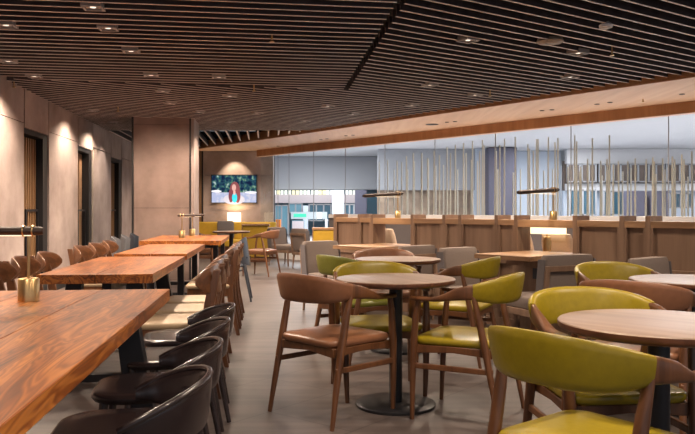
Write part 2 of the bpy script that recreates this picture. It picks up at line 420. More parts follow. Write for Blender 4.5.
# ================================================================= MALL BEYOND THE GLASS
ML = {}
ML['grey'] = plain('mall_grey', (0.38, 0.39, 0.42), 0.8)
ML['grey2'] = plain('mall_grey_dark', (0.34, 0.35, 0.375), 0.8)
ML['blue'] = plain('mall_pale_blue', (0.55, 0.62, 0.72), 0.7)
ML['pink'] = plain('mall_pink_beam', (0.66, 0.58, 0.60), 0.7)
ML['purple'] = plain('mall_column', (0.085, 0.085, 0.125), 0.6)
ML['teal'] = plain('mall_teal', (0.04, 0.11, 0.16), 0.3)
ML['tealw'] = plain('mall_teal_light', (0.14, 0.30, 0.38), 0.3)
ML['brownb'] = plain('mall_brown', (0.13, 0.10, 0.085), 0.7, noise=0.3, nscale=1.5)
ML['warm'] = plain('mall_warm', (0.34, 0.25, 0.18), 0.7, noise=0.4, nscale=3)
ML['floor'] = plain('mall_floor', (0.5, 0.5, 0.52), 0.5)
def mx(px, D): return (px-CX)/F*D
def mz(py, D): return HC+(HY-py)*D/F
struct(MB().prism([GP(-8.5, .10), GP(13, .10), (-12, 40), (45, 40), (45, 0)], -0.12, -0.02).obj('floor_mall', ML['floor']))
struct(MB().prism([GP(-8.5, .12), GP(13, .12), (-12, 40), (45, 40), (45, 0)], 3.55, 3.7).obj('ceiling_mall', M['white']))
D1 = 33.0; D2 = 29.0
struct(B(mx(250, D1), mx(380, D1), D1, D1+.4, mz(189.5, D1), 3.54).obj('wall_mall_left', ML['grey']))
struct(B(mx(250, D1), mx(356, D1), D1-.15, D1-.02, mz(203, D1), mz(194.5, D1)).obj('trim_12', ML['pink']))
struct(B(mx(250, D1), mx(380, D1), D1+.6, D1+.8, 0, mz(188, D1)).obj('wall_mall_back', ML['teal']))
struct(B(mx(378, D2), mx(475, D2), D2, D2+.4, mz(190, D2), 3.54).obj('wall_mall_middle', ML['grey2']))
struct(B(mx(378, D2), mx(475, D2), D2+.5, D2+.7, 0, mz(189, D2)).obj('wall_mall_timber', ML['warm']))
struct(B(mx(475, D2), mx(488.5, D2), D2-.3, D2+.2, 0, 3.54).obj('wall_mall_pale', ML['blue']))
struct(B(mx(517, D2), mx(568, D2), D2+1, D2+1.3, 0, 3.54).obj('wall_mall_blue', ML['blue']))
struct(B(mx(567, D2), mx(860, D2), D2, D2+.3, mz(163.5, D2), 3.54).obj('wall_mall_right', M['white']))
struct(B(mx(567, D2), mx(860, D2), D2+.5, D2+.7, mz(190, D2), mz(160, D2)).obj('wall_mall_windows', ML['brownb']))
struct(B(mx(567, D2), mx(860, D2), D2-.1, D2+.3, mz(190.5, D2), mz(183.5, D2)).obj('trim_13', M['white']))
struct(B(mx(567, D2), mx(860, D2), D2+.5, D2+.7, 0, mz(190.5, D2)).obj('wall_mall_lower', ML['blue']))
def thing_box(name, label, cat, group, px0, px1, py0, py1, D, mat, dep=0.3):
    o = B(-(px1-px0)/F*D/2, (px1-px0)/F*D/2, 0, dep, 0, (py1-py0)/F*D).obj(name, mat, bevel=0.01)
    o.location = (mx((px0+px1)/2, D), D, mz(py1, D)); tag(o, label, cat, group); return o
# columns
def column(px0, px1, D, mat, label, top=3.54):
    w_ = (px1-px0)/F*D
    r = empty('mall_column', (mx((px0+px1)/2, D), D, -0.02))
    B(-w_/2, w_/2, 0, w_, 0.12, top).obj('shaft', mat, r, bevel=0.02)
    B(-w_/2-.04, w_/2+.04, -.04, w_+.04, 0, 0.12).obj('base', ML['grey2'], r)
    tag(r, label, 'column'); return r
column(488.5, 517, 28, ML['purple'], 'dark slate grey column in the corridor beyond the middle of the glass wall')
column(355, 367, 31, ML['purple'], 'slate column in the corridor seen above the left end of the timber divider', top=2.0)
column(332, 344, 31, ML['blue'], 'pale blue column beside the teal shop window far behind the glass', top=2.0)
column(303, 308, 32, ML['blue'], 'slim pale blue column between the far teal shop windows', top=1.36)
column(628, 645, 26.5, ML['purple'], 'left one of the pair of slate columns below the white beam', top=1.85)
column(651, 668, 26.5, ML['purple'], 'right one of the pair of slate columns below the white beam', top=1.85)
# shop windows
def shopwin(px0, px1, py0, py1, D, label, nm=2, mat=None, grp=None):
    w_ = (px1-px0)/F*D; h_ = (py1-py0)/F*D
    r = empty('shop_window', (mx((px0+px1)/2, D), D, mz(py1, D)))
    B(-w_/2, w_/2, 0.05, 0.08, 0, h_).obj('pane', mat or ML['tealw'], r)
    f = MB().box(-w_/2, w_/2, 0, 0.1, -.05, 0).box(-w_/2, w_/2, 0, 0.1, h_, h_+.05)
    for k in range(nm+1):
        x = -w_/2+w_*k/nm; f.box(x-.03, x+.03, 0, .1, -.05, h_+.05)
    f.obj('window_frame', ML['grey2'], r); tag(r, label, 'window', grp); return r
shopwin(275, 288, 206, 234, 32.5, 'tall teal shop window at the far left behind the glass', 2)
shopwin(289, 302, 204, 212, 32.5, 'low teal shop window above the lit sign', 2)
shopwin(309, 331, 205, 220, 32.5, 'wide teal shop window behind the glass right of the lit sign', 3, ML['teal'])
shopwin(345, 354, 205, 214, 31, 'small dark teal window between the two corridor columns', 2, ML['teal'])
shopwin(604, 627, 192, 214, 28, 'blue window left of the pair of slate columns', 3, ML['teal'])
shopwin(570, 596, 190.8, 214, 28, 'blue window at the left end below the white beam', 4, ML['teal'])
shopwin(670, 692, 194, 207, 28, 'small dark window right of the pair of slate columns', 4, ML['teal'])
for i, (a, b) in enumerate([(568, 580), (582, 596), (600, 612), (614, 628), (631, 646), (649, 664), (667, 680), (683, 697)]):
    shopwin(a, b, 165, 181, 28.6, 'dim brown clerestory window in the band above the white beam', 2, ML['brownb'], 'clerestory windows above the white beam')
# colourful lit items on the ledge under the grey bulkhead
cols = [(0.9, 0.8, 0.5), (0.95, 0.95, 0.95), (0.5, 0.75, 0.8), (0.8, 0.5, 0.25), (0.9, 0.9, 0.8), (0.45, 0.6, 0.5)]
em = [emit('lit_panel_%d' % i, c, 0.9) for i, c in enumerate(cols)]
for i in range(22):
    px = 273+i*3.8
    thing_box('light_panel', 'small lit coloured panel in the row under the grey bulkhead', 'panel', 'lit panels under the grey bulkhead', px, px+2.6+random.random(), 190.3, 194.5, 32.8, random.choice(em), .1)
# hanging sign, poster, kiosk
sg = empty('shop_sign', (mx(309, 27), 27, mz(219, 27)))
B(-.66, .66, 0, .08, 0, .26).obj('panel', plain('sign_board', (0.55, 0.62, 0.66), 0.5), sg)
B(-.56, -.10, -.01, -.001, .07, .19).obj('lettering', emit('sign_green', (0.05, 0.55, 0.35), 0.9), sg)
B(.30, .46, -.01, -.001, .02, .24).obj('lettering', emit('sign_warm', (1.0, 0.8, 0.45), 1.4), sg)
tag(sg, 'long pale hanging shop sign with green lettering beyond the glass', 'sign')
pz = 0
po = empty('poster', (mx(298, 26), 26, mz(233, 26)))
B(-.2, .2, 0, .05, 0, .42).obj('sheet', ML['pink'], po); B(-.22, .22, .01, .06, -.02, .44).obj('frame', ML['tealw'], po)
B(-.03, .03, 0.01, .06, -.33, -.02).obj('stand', ML['grey2'], po)
tag(po, 'pale framed poster standing in front of the far shop', 'poster')
thing_box('display_counter', 'blue display counter in front of the far teal shop', 'counter', None, 291, 303, 233, 244.6, 25, ML['tealw'], .4)
thing_box('planter_box', 'small orange box on the floor by the far end of the glass wall', 'box', None, 275.5, 280.5, 219.5, 246.07, 24, plain('orange_box', (0.75, 0.22, 0.03), 0.5), .2)
for px in (325, 329, 333):
    thing_box('white_chair', 'small white seat in the row by the far shop', 'chair', 'white seats by the far shop', px, px+2.6, 219, 242.06, 27, M['white'], .2)

# rods standing just outside the glass
M['rod'] = plain('cream_rod', (0.70, 0.64, 0.54), 0.5)
def rod_at(px, py, n, lean=0.0, r=0.018):
    k = (px-CX)/F
    # intersection with line GP(s, n)
    b0 = GL0+GN*n; s = (b0.x-k*b0.y)/(-GD.x+k*GD.y); p = b0+GD*s
    zt = HC+(HY-py)*p.y/F
    o = MB().tube([(0, 0, 0.0), (lean, 0, zt-0.0)], [r, r*0.7], 8).obj('decorative_rod', M['rod'])
    o.location = (p.x, p.y, -0.02)
    tag(o, 'slender cream upright rod standing in the corridor behind the glass wall', 'rod', 'cream rods behind the glass wall')
rods = [(398, 160), (407, 155), (413, 152), (422, 152), (428, 157), (434, 150), (439.5, 154), (447.5, 146), (450, 152), (455, 144), (464, 142), (466, 152),
        (472.5, 140), (479, 150), (482, 139), (484.5, 144), (494.5, 132), (497, 150), (500, 144), (504, 138), (516, 136), (528, 143), (530.5, 148), (533, 150), (536, 138),
        (538, 138), (547.5, 136), (555.5, 141), (557.5, 137), (574.5, 134), (576.5, 140), (592.5, 137), (600, 160), (606, 158), (609.5, 134), (613, 163), (619.5, 160),
        (627.4, 160), (635, 157), (645, 158), (652, 156), (655, 160), (663, 157), (672, 155), (676, 158), (682, 153), (685, 158), (693, 150), (582, 166), (587, 158)]
for i, (px, py) in enumerate(rods): rod_at(px, py, 0.45+0.35*((i*7) % 5)/5, lean=random.uniform(-.02, .02))
for i in range(16):
    px = 380+i*7+random.uniform(-1, 1); rod_at(px, random.uniform(158, 170), 1.6+random.random(), r=0.02)
for i in range(18):
    px = 500+i*11+random.uniform(-3, 3); rod_at(px, random.uniform(164, 176), 1.8+random.random(), r=0.02)
for i in range(12): rod_at(700+i*9, random.uniform(140, 160), 0.6)

# ================================================================= FURNITURE
def rrect(w, d, r, n=6, pw=None):
    pts = []
    for cx, cy, a0 in ((w/2-r, d/2-r, 0), (-w/2+r, d/2-r, 90), (-w/2+r, -d/2+r, 180), (w/2-r, -d/2+r, 270)):
        for k in range(n+1):
            a = radians(a0+90*k/n); pts.append((cx+r*cos(a), cy+r*sin(a)))
    return pts
def cushion(w, d, r, z0, z1, crown=0.012, taper=0.0, cy=0.0, edge=0.012):
    base = rrect(w, d, r)
    tp = lambda x, y: (x*(1+taper*(y/d)), y+cy)
    mb = MB(); rings = []
    for sc_, z in ((0.96, z0), (1.0, z0+edge), (1.0, z1-edge), (0.975, z1-edge*0.3), (0.93, z1), (0.6, z1+crown*0.8), (0.2, z1+crown)):
        rings.append([(*tp(x*sc_, y*sc_), z) for x, y in base])
    return mb.loft(rings)

# --- the wooden armchair with wrapped leather back
def arm_curve(t):
    """t in [-1,1] round the back; returns plan point and outward normal"""
    a = t*pi/2                               # 0 at rear
    x = 0.272*math.copysign(abs(sin(a))**0.85, sin(a)); y = -0.02-0.27*cos(a)**0.85 if abs(t) < 1 else -0.02
    return x, y
def ribbon(pts, hs, zs, ths, lean=None):
    """lofts a rounded vertical band along a plan curve"""
    rings = []
    for i, (x, y) in enumerate(pts):
        p0 = Vector(pts[max(i-1, 0)]); p1 = Vector(pts[min(i+1, len(pts)-1)])
        t = (p1-p0).normalized(); n = Vector((t.y, -t.x))
        h, z, th = hs[i]/2, zs[i], ths[i]/2; L = (lean[i] if lean else 0)
        ring = []
        for k in range(14):
            a = 2*pi*k/14; c, s_ = cos(a), sin(a)
            u = math.copysign(abs(c)**0.55, c)*th; v = math.copysign(abs(s_)**0.55, s_)*h
            q = Vector((x, y))+n*(u+L*v); ring.append((q.x, q.y, z+v))
        rings.append(ring)
    return rings
def make_armchair(leather, wood_m=None):
    wd = wood_m or M['chairwood']
    r = empty('armchair')
    cushion(0.47, 0.46, 0.07, 0.415, 0.455, crown=0.018, taper=0.10, cy=0.0).obj('seat', leather, r)
    fr = MB()
    for sgn in (-1, 1):
        fr.loft([[(sgn*(x0+dx), y, z) for dx, z in ((-.011, zt-h), (.011, zt-h), (.011, zt), (-.011, zt))] for x0, y, zt, h in
                 ((0.215, -0.20, .412, .045), (0.225, 0.0, .414, .032), (0.232, 0.21, .412, .045))], smooth=False)
    for y, x, h in ((-0.20, .215, .05), (0.205, .232, .05)):
        fr.loft([[(px, y+dy, z) for dy, z in ((-.011, .412-hh), (.011, .412-hh), (.011, .412), (-.011, .412))] for px, hh in ((-x, h), (0, h*.65), (x, h))], smooth=False)
    fr.obj('seat_frame', wd, r, bevel=0.003)
    for sgn in (-1, 1):
        MB().tube([(sgn*.262, -.262, 0), (sgn*.255, -.226, .20), (sgn*.249, -.182, .42), (sgn*.251, -.148, .58), (sgn*.257, -.122, .695)], [.0115, .0165, .021, .019, .014], 10, sx=1.15, sy=0.95).obj('leg', wd, r)
        MB().tube([(sgn*.238, .232, 0), (sgn*.246, .226, .22), (sgn*.250, .218, .42), (sgn*.252, .205, .58), (sgn*.254, .190, .66)], [.012, .0175, .022, .018, .015], 10, sx=1.1, sy=0.95).obj('leg', wd, r)
        MB().box(sgn*.25-.009, sgn*.25+.009, -.225, .222, .285, .315).obj('stretcher', wd, r, bevel=.004)
        # arm : from the end of the pad forward, narrowing and flattening
        pts = []; hs = []; zs = []; th = []
        n = 12
        for k in range(n+1):
            u = k/n
            if u < 0.25:
                t = 0.78+0.22*(u/0.25); x, y = arm_curve(t)
            else:
                q = (u-0.25)/0.75; x = 0.272-0.016*q; y = -0.02+0.25*q
            e = min(1, u/0.65); e = e*e*(3-2*e)
            pts.append((sgn*x, y)); hs.append(0.080*(1-e)+0.024*e); zs.append(0.715*(1-e)+0.668*e); th.append(0.026*(1-e)+0.050*e)
        # paddle end
        th[-1] *= .55
        if sgn < 0: pts, hs, zs, th = pts[::-1], hs[::-1], zs[::-1], th[::-1]
        MB().loft(ribbon(pts, hs, zs, th)).obj('armrest', wd, r)
    pts = []; hs = []; zs = []; th = []; le = []
    n = 24
    for k in range(n+1):
        t = -0.80+1.60*k/n; x, y = arm_curve(t); e = abs(t)/0.8
        h = 0.084+(0.158-0.084)*(1-e**2.4); top = 0.757+(0.808-0.757)*(1-e**2)
        pts.append((x, y)); hs.append(h); zs.append(top-h/2); th.append(0.040); le.append(0.18)
    th[0] = th[-1] = .034
    bk_ = MB().loft(ribbon(pts, hs, zs, th, le)).obj('backrest', leather, r)
    return r
M['greend'] = M['green']
AG = Proto(lambda: make_armchair(M['green'])); AB = Proto(lambda: make_armchair(M['brown'])); AD = Proto(lambda: make_armchair(M['darkgreen']))
def arm(proto, x, y, fx, fy, label, group=None): return proto.place((x, y, 0), rot_to(fx, fy), label, 'chair', group)
arm(AB, -.074, 4.22, .72, .695, 'tan leather armchair seen from behind, left of the round table with the visible base')
arm(AG, .67, 4.18, -.89, .45, 'olive leather armchair on the right side of the nearest whole round table, facing left')
arm(AG, .765, 2.29, .80, .60, 'large olive leather armchair in the foreground, its back turned to the camera')
arm(AG, 1.055, 3.02, .1, -1, 'olive leather armchair behind the foreground round table, facing the camera')
arm(AG, 1.76, 4.66, .2, -.98, 'olive leather armchair behind the round table at the right edge')
arm(AB, 1.53, 3.86, .6, .8, 'tan leather armchair, back to the camera, between the two right-hand round tables')
arm(AB, .33, 6.42, .1, -1, 'tan leather armchair behind the round table nearest the timber divider')
arm(AG, .20, 4.68, .15, -1, 'olive leather armchair facing the camera behind the nearest whole round table')
arm(AD, .08, 5.84, .82, .57, 'dark green leather armchair seen from behind, left of the farther round table')
arm(AG, .83, 5.60, -.89, .45, 'olive leather armchair facing left beside the round table nearest the timber divider')
arm(AB, -1.52, 13.0, -.95, .30, 'wooden armchair alone in the far aisle, left of the grey lounge chairs')
arm(AB, -2.78, 13.9, .9, .2, 'brown armchair at the left of the far round table before the sofa')

# --- round pedestal tables
def make_round():
    r = empty('round_table')
    MB().lathe([(0.30, .715), (.325, .716), (.346, .725), (.350, .733), (.350, .7465)], 56).obj('table_edge', M['edge'], r)
    MB().lathe([(.349, .7465), (.347, .7495), (.344, .750), (.1, .750), (.001, .750)], 56).obj('tabletop', M['roundtop'], r)
    MB().lathe([(.038, .022), (.038, .700), (.12, .702), (.12, .714)], 24).obj('pedestal', M['blackmetal'], r)
    MB().lathe([(.232, 0), (.235, .006), (.235, .016), (.228, .021), (.05, .024), (.03, .024)], 48).obj('base', M['blackmetal'], r)
    return r
RT = Proto(make_round)
for (x, y, lb) in [(.284, 4.36, 'round pedestal table in the centre with its whole black base plate in view'),
                   (1.115, 2.65, 'round pedestal table in the right foreground behind the large olive chair'),
                   (.416, 6.10, 'round pedestal table in front of the left part of the timber divider'),
                   (2.0, 4.28, 'round pedestal table cut by the right edge, behind the tan leather chair'),
                   (-2.20, 14.0, 'small round table far back in front of the mustard sofa')]:
    RT.place((x, y, 0), random.uniform(0, 3), lb, 'table')

# --- long communal tables
def long_table(lat0, lat1, D0, D1, label, style='slab'):
    w_ = lat1-lat0; L = (D1-D0)*1.006; c = WA((lat0+lat1)/2, (D0+D1)/2)
    r = empty('communal_table', (c[0], c[1], 0), TA)
    nb = max(2, round(w_/0.335)); bw = w_/nb; tp = MB()
    for k in range(nb): tp.box(-w_/2+k*bw+.0015, -w_/2+(k+1)*bw-.0015, -L/2, L/2, .692, .750)
    tp.obj('tabletop', M['table'], r, bevel=.0025)
    for s_ in (-1, 1):
        y = s_*(L/2-.30)
        if style == 'slab':
            lg = MB()
            for q in (-1, 1):
                x0 = q*(w_/2-.16); x1 = q*(w_/2-.06)
                lg.loft([[(x0-.05, y-.035, .668), (x0+.05, y-.035, .668), (x0+.05, y+.035, .668), (x0-.05, y+.035, .668)],
                         [(x1-.07, y-.035, .0), (x1+.07, y-.035, .0), (x1+.07, y+.035, .0), (x1-.07, y+.035, .0)]], smooth=False)
            lg.box(-w_/2+.10, w_/2-.10, y-.045, y+.045, .668, .691).box(-w_/2+.12, w_/2-.12, y-.03, y+.03, .02, .07)
            lg.obj('leg', M['blackmetal'], r, bevel=.003)
        else:
            lg = MB().box(-w_/2+.06, -w_/2+.12, y-.03, y+.03, 0, .691).box(w_/2-.12, w_/2-.06, y-.03, y+.03, 0, .691).box(-w_/2+.12, w_/2-.12, y-.03, y+.03, .64, .691).box(-w_/2+.12, w_/2-.12, y-.03, y+.03, 0, .05)
            lg.obj('leg', M['blackmetal'], r, bevel=.003)
    B(-.03, .03, -L/2+.34, L/2-.34, .60, .66).obj('beam', M['blackmetal'], r)
    tag(r, label, 'table'); return r
long_table(-1.50, -.495, .75, 3.70, 'nearest long walnut table filling the lower left corner')
long_table(-1.42, -.714, 4.59, 6.37, 'long walnut table second from the camera along the left wall')
long_table(-1.39, -.735, 6.75, 8.70, 'long walnut table third from the camera along the left wall', 'frame')
long_table(-1.65, -.60, 9.60, 11.70, 'farthest long walnut table, in front of the plaster column', 'frame')

# --- crescent-back dining chairs
def make_crescent():
    r = empty('dining_chair'); wd = M['chairwood']
    cushion(0.43, 0.40, 0.035, 0.43, 0.470, crown=0.008, cy=.01).obj('seat', M['beige'], r)
    fr = MB().box(-.205, .205, .170, .195, .36, .429).box(-.205, .205, -.19, -.165, .36, .429).box(-.205, -.18, -.165, .170, .36, .429).box(.18, .205, -.165, .170, .36, .429)
    fr.obj('seat_frame', wd, r, bevel=.003)
    for s_ in (-1, 1):
        MB().tube([(s_*.19, .185, 0), (s_*.19, .18, .36)], [.013, .021], 10).obj('leg', wd, r)
        pts = [(s_*.19, -.265, 0), (s_*.185, -.20, .30), (s_*.18, -.185, .45), (s_*.165, -.215, .62), (s_*.155, -.255, .785)]
        rings = []
        for (x, y, z), a, b in zip(pts, (.012, .016, .018, .016, .012), (.016, .026, .032, .030, .022)):
            rings.append([(x-a, y-b, z), (x+a, y-b, z), (x+a, y+b, z), (x-a, y+b, z)])
        MB().loft(rings, smooth=False).obj('leg', wd, r, bevel=.006)
    pts = []; hs = []; zs = []; th = []
    n = 20
    for k in range(n+1):
        t = -1+2*k/n; a = t*radians(62)
        pts.append((.27*sin(a), -.02-.235*cos(a)+.0)); e = abs(t)
        h = .175*sqrt(max(0.04, 1-e**3.2)); hs.append(h); zs.append(.715+.010*(1-e)); th.append(.018 if e < .97 else .012)
    MB().loft(ribbon(pts, hs, zs, th, [-.12]*len(pts))).obj('backrest', M['crescent'], r)
    return r
CC = Proto(make_crescent)
ords = ['nearest', 'middle', 'farthest']
for k, D in enumerate((4.66, 5.19, 5.72)):
    x, y = WA(-.56, D); CC.place((x, y, 0), TA+pi/2, 'beige-seated wooden chair, %s of three right of the second long table' % ords[k], 'chair', None)
for k, D in enumerate((6.95, 7.50, 8.05)):
    x, y = WA(-.53, D); CC.place((x, y, 0), TA+pi/2, 'beige-seated wooden chair, %s of three right of the third long table' % ords[k], 'chair', None)
for k, D in enumerate((4.95, 5.50, 6.10)):
    x, y = WA(-1.62, D); CC.place((x, y, 0), TA-pi/2, 'crescent-back wooden chair, %s of three left of the second long table' % ords[k], 'chair', None)
for k, D in enumerate((7.15, 7.75, 8.40)):
    x, y = WA(-1.60, D); CC.place((x, y, 0), TA-pi/2, 'crescent-back wooden chair, %s of three left of the third long table' % ords[k], 'chair', None)

# --- espresso tub chairs at the nearest table
def make_tub():
    r = empty('tub_chair'); m = M['blackwood']
    cushion(.42, .42, .13, .415, .450, crown=-.004, cy=.0).obj('seat', m, r)
    for s_ in (-1, 1):
        MB().tube([(s_*.20, .20, 0), (s_*.16, .15, .42)], [.012, .018], 10).obj('leg', m, r)
        MB().tube([(s_*.20, -.26, 0), (s_*.16, -.18, .42), (s_*.175, -.20, .52)], [.012, .019, .016], 10).obj('leg', m, r)
    pts = []; hs = []; zs = []; th = []
    n = 28
    for k in range(n+1):
        t = -1+2*k/n; a = t*radians(98); e = abs(t)
        pts.append((.250*sin(a), -.055-.225*cos(a)))
        top = .608-.110*e**2.0; h = .135*(1-e**2.4)+.030
        hs.append(h); zs.append(top-h/2); th.append(.022)
    MB().loft(ribbon(pts, hs, zs, th, [.10]*len(pts))).obj('backrest', m, r)
    rim = []
    for k, (x, y) in enumerate(pts):
        rim.append((x*1.03, y*1.03, zs[k]+hs[k]/2))
    MB().tube(rim, [.012]*len(rim), 8).obj('back_rim', m, r)
    sp = MB()
    for k in range(-3, 4):
        a = radians(k*13); sp.tube([(.15*sin(a), -.18*cos(a), .425), (.235*sin(a), -.08-.195*cos(a), .50)], .006, 6)
    sp.obj('spindles', m, r)
    return r
TC = Proto(make_tub)
tl = ['in the foreground, cut by the bottom edge', 'second from the camera', 'third from the camera', 'fourth from the camera']
for k, D in enumerate((2.42, 3.0, 3.60, 4.16)):
    x, y = WA(-.48, D); TC.place((x, y, 0), TA+pi/2+radians(4), 'espresso tub chair at the nearest long table, %s' % tl[k], 'chair', None)

# --- steel bistro chairs at the farthest table
def make_steel(shell, leg):
    r = empty('bistro_chair')
    cushion(.38, .38, .06, .435, .455, crown=-.004).obj('seat', shell, r)
    for s_ in (-1, 1):
        MB().tube([(s_*.22, .21, 0), (s_*.16, .16, .44)], [.012, .018], 8).obj('leg', leg, r)
        MB().tube([(s_*.22, -.25, 0), (s_*.16, -.16, .44)], [.012, .018], 8).obj('leg', leg, r)
    pts = []; hs = []; zs = []; th = []
    for k in range(21):
        t = -1+2*k/20; a = t*radians(66); e = abs(t)
        pts.append((.19*sin(a), -.02-.19*cos(a))); h = .37*(1-.28*e**2); hs.append(h); zs.append(.81-.06*e*e-h/2); th.append(.014)
    MB().loft(ribbon(pts, hs, zs, th, [-.16]*21)).obj('backrest', shell, r)
    sp = MB()
    for k in (-1, 0, 1):
        a = radians(k*34); sp.tube([(.18*sin(a), -.01-.17*cos(a), .45), (.205*sin(a), -.03-.205*cos(a), .56)], .010, 6)
    sp.obj('back_support', leg, r)
    return r
SB = Proto(lambda: make_steel(M['bluemetal'], M['bluemetal'])); SG = Proto(lambda: make_steel(M['greyshell'], M['bluemetal']))
x, y = WA(-.45, 9.45); SB.place((x, y, 0), TA+pi/2, 'blue-grey steel bistro chair at the right of the farthest long table', 'chair')
for k, D in enumerate((9.75, 10.4)):
    x, y = WA(-1.86, D); SG.place((x, y, 0), TA-pi/2, 'light grey shell chair, %s of the pair by the farthest long table' % ('nearer', 'farther')[k], 'chair')
x, y = WA(-1.86, 11.1); SB.place((x, y, 0), TA-pi/2, 'dark steel bistro chair beside the light grey shell chairs by the wall', 'chair')

# --- lounge chairs
def make_lounge():
    r = empty('lounge_chair')
    cushion(.50, .50, .04, .33, .43, crown=.012, cy=.02, edge=.02).obj('seat', M['greyfab'], r)
    tl_ = .12
    def q(x, y, z): return (x, y-(z-.40)*tl_, z)
    bkm = MB(); ring = rrect(.50, .085, .035, 4)
    bkm.loft([[q(x*s_, -.255+y_*s_, z) for x, y_ in ring] for s_, z in ((.94, .36), (1, .38), (1, .74), (.985, .765), (.93, .785), (.6, .79))])
    bkm.obj('backrest', M['greyfab'], r)
    for s_ in (-1, 1):
        bx_ = MB()
        vs = [q(s_*.252, -.300, .38), q(s_*.252, -.212, .38), q(s_*.252, -.212, .752), q(s_*.252, -.300, .752)]
        vs2 = [(v[0]+s_*.007, v[1], v[2]) for v in vs]
        bx_.loft([vs, vs2], smooth=False).obj('side_panel', M['greyside'], r)
    fr = MB().box(-.265, .265, .23, .255, .27, .325).box(-.265, .265, -.30, -.275, .27, .325).box(-.265, -.24, -.275, .23, .27, .325).box(.24, .265, -.275, .23, .27, .325)
    fr.obj('seat_frame', M['oak'], r, bevel=.003)
    rb = MB()
    for s_ in (-1, 1):
        rb.loft([[q(s_*.235-.02, -.325, z), q(s_*.235+.02, -.325, z), q(s_*.235+.02, -.300, z), q(s_*.235-.02, -.300, z)] for z in (.27, .70)], smooth=False)
    rb.loft([[q(x, -.325, .655), q(x, -.300, .655), q(x, -.300, .70), q(x, -.325, .70)] for x in (-.215, .215)], smooth=False)
    rb.obj('back_frame', M['oak'], r, bevel=.003)
    for sx_ in (-1, 1):
        for y_ in (.22, -.27): MB().tube([(sx_*.245, y_*1.08, 0), (sx_*.235, y_, .27)], [.013, .02], 8).obj('leg', M['oak'], r)
    return r
LC = Proto(make_lounge)
def lounge(s, n, d, label, turn=0):
    x, y = PB(s, -n); f = BD*d; c_, s_ = cos(radians(turn)), sin(radians(turn)); f = Vector((f.x*c_-f.y*s_, f.x*s_+f.y*c_)); LC.place((x, y, 0), rot_to(f.x, f.y), label, 'chair')
lounge(-.06, .55, 1, 'taupe lounge chair backed by a timber frame, right of the front divider desk', -16)
lounge(.95-.26, .47, -1, 'taupe lounge chair with pale inner back, left of the front divider desk')
lounge(-1.27, .50, -1, 'taupe lounge chair whose back shows against the divider at the right edge')
lounge(1.56+.26, .50, 1, 'taupe lounge chair between the two divider desks, on the right of the left desk')
lounge(2.72, .60, -1, 'large grey lounge chair in front of the left end of the timber divider')
LC.place((-1.25, 15.4, 0), rot_to(.8, -.6), 'grey lounge chair facing right in the far aisle before the sofa', 'chair')
LC.place((-.70, 14.6, 0), rot_to(.75, .6), 'dark grey lounge chair turned away, between the far aisle and the mustard booth', 'chair')

# --- desks built against the divider
def make_desk():
    r = empty('booth_desk')
    B(0, .62, .002, .635, .708, .75).obj('desktop', M['oakh'], r, bevel=.003)
    B(.02, .60, .007, .035, 0, .706).obj('support_panel', M['oak'], r)
    B(.10, .52, .036, .30, .64, .706).obj('bracket', M['oak'], r)
    return r
DK = Proto(make_desk)
DK.place((*PB(.02, 0), 0), RB, 'pale timber desk fixed to the divider right of centre, its corner pointing at the camera', 'desk')
for o in [DK.place((*PB(2.12, 0), 0), RB, 'pale timber desk fixed to the left part of the divider', 'desk'), DK.place((*PB(-2.04, 0), 0), RB, 'pale timber desk fixed to the divider beyond the right edge', 'desk')]: pass

# --- timber divider
dv = empty('booth_divider', (P0.x, P0.y, 0), RB)
tag(dv, 'long timber divider with framed panels and open lamp niches', 'divider')
DP = -.20                                          # local y of the far side (local y = -n)
# local axes: x along BD, y = perpendicular; check sign
posts = [-2.06, -1.40, -1.16, -.697, -.461, 0.0, .66, .90, 1.385, 1.613, 2.10, 2.785, 3.025, 3.50]
opens = {(-2.06, -1.40), (0.0, .66), (2.10, 2.785)}
yl = lambda n: -n                                  # n measured away from the camera
DEP = .20
ZR = 1.055
for p in posts:
    B(p-.022, p+.022, -DEP, 0.006, 0, 1.10).obj('post', M['oak'], dv, bevel=.002)
for a, b in zip(posts[:-1], posts[1:]):
    a_, b_ = a+.0225, b-.0225
    if (a, b) in opens:
        B(a_, b_, -DEP, 0.004, .985, ZR).obj('top_rail', M['oakh'], dv, bevel=.002)
        B(a_, b_, -DEP, -.0, .0, .70).obj('panel', M['oak'], dv)
        B(a_, b_, -DEP, -.0, .701, .75).obj('niche_sill', M['oakh'], dv)
    else:
        B(a_, b_, -DEP, 0.004, 1.00, ZR).obj('top_rail', M['oakh'], dv, bevel=.002)
        m_ = MB().box(a_, b_, -.03, 0.004, .62, .66).box(a_, b_, -.03, 0.004, 0, .08).box(a_, a_+.02, -.03, 0.003, .08, .62).box(b_-.02, b_, -.03, 0.003, .08, .62).box(a_, a_+.02, -.03, 0.003, .66, 1.0).box(b_-.02, b_, -.03, 0.003, .66, 1.0)
        m_.obj('panel_frame', M['oak'], dv, bevel=.002)
        B(a_, b_, -.05, -.02, .0, 1.0).obj('panel', M['oak'], dv)
# socket under the front desk
so = MB().box(.36, .43, .036, .045, .50, .60).obj('socket', M['bluemetal'], dv)

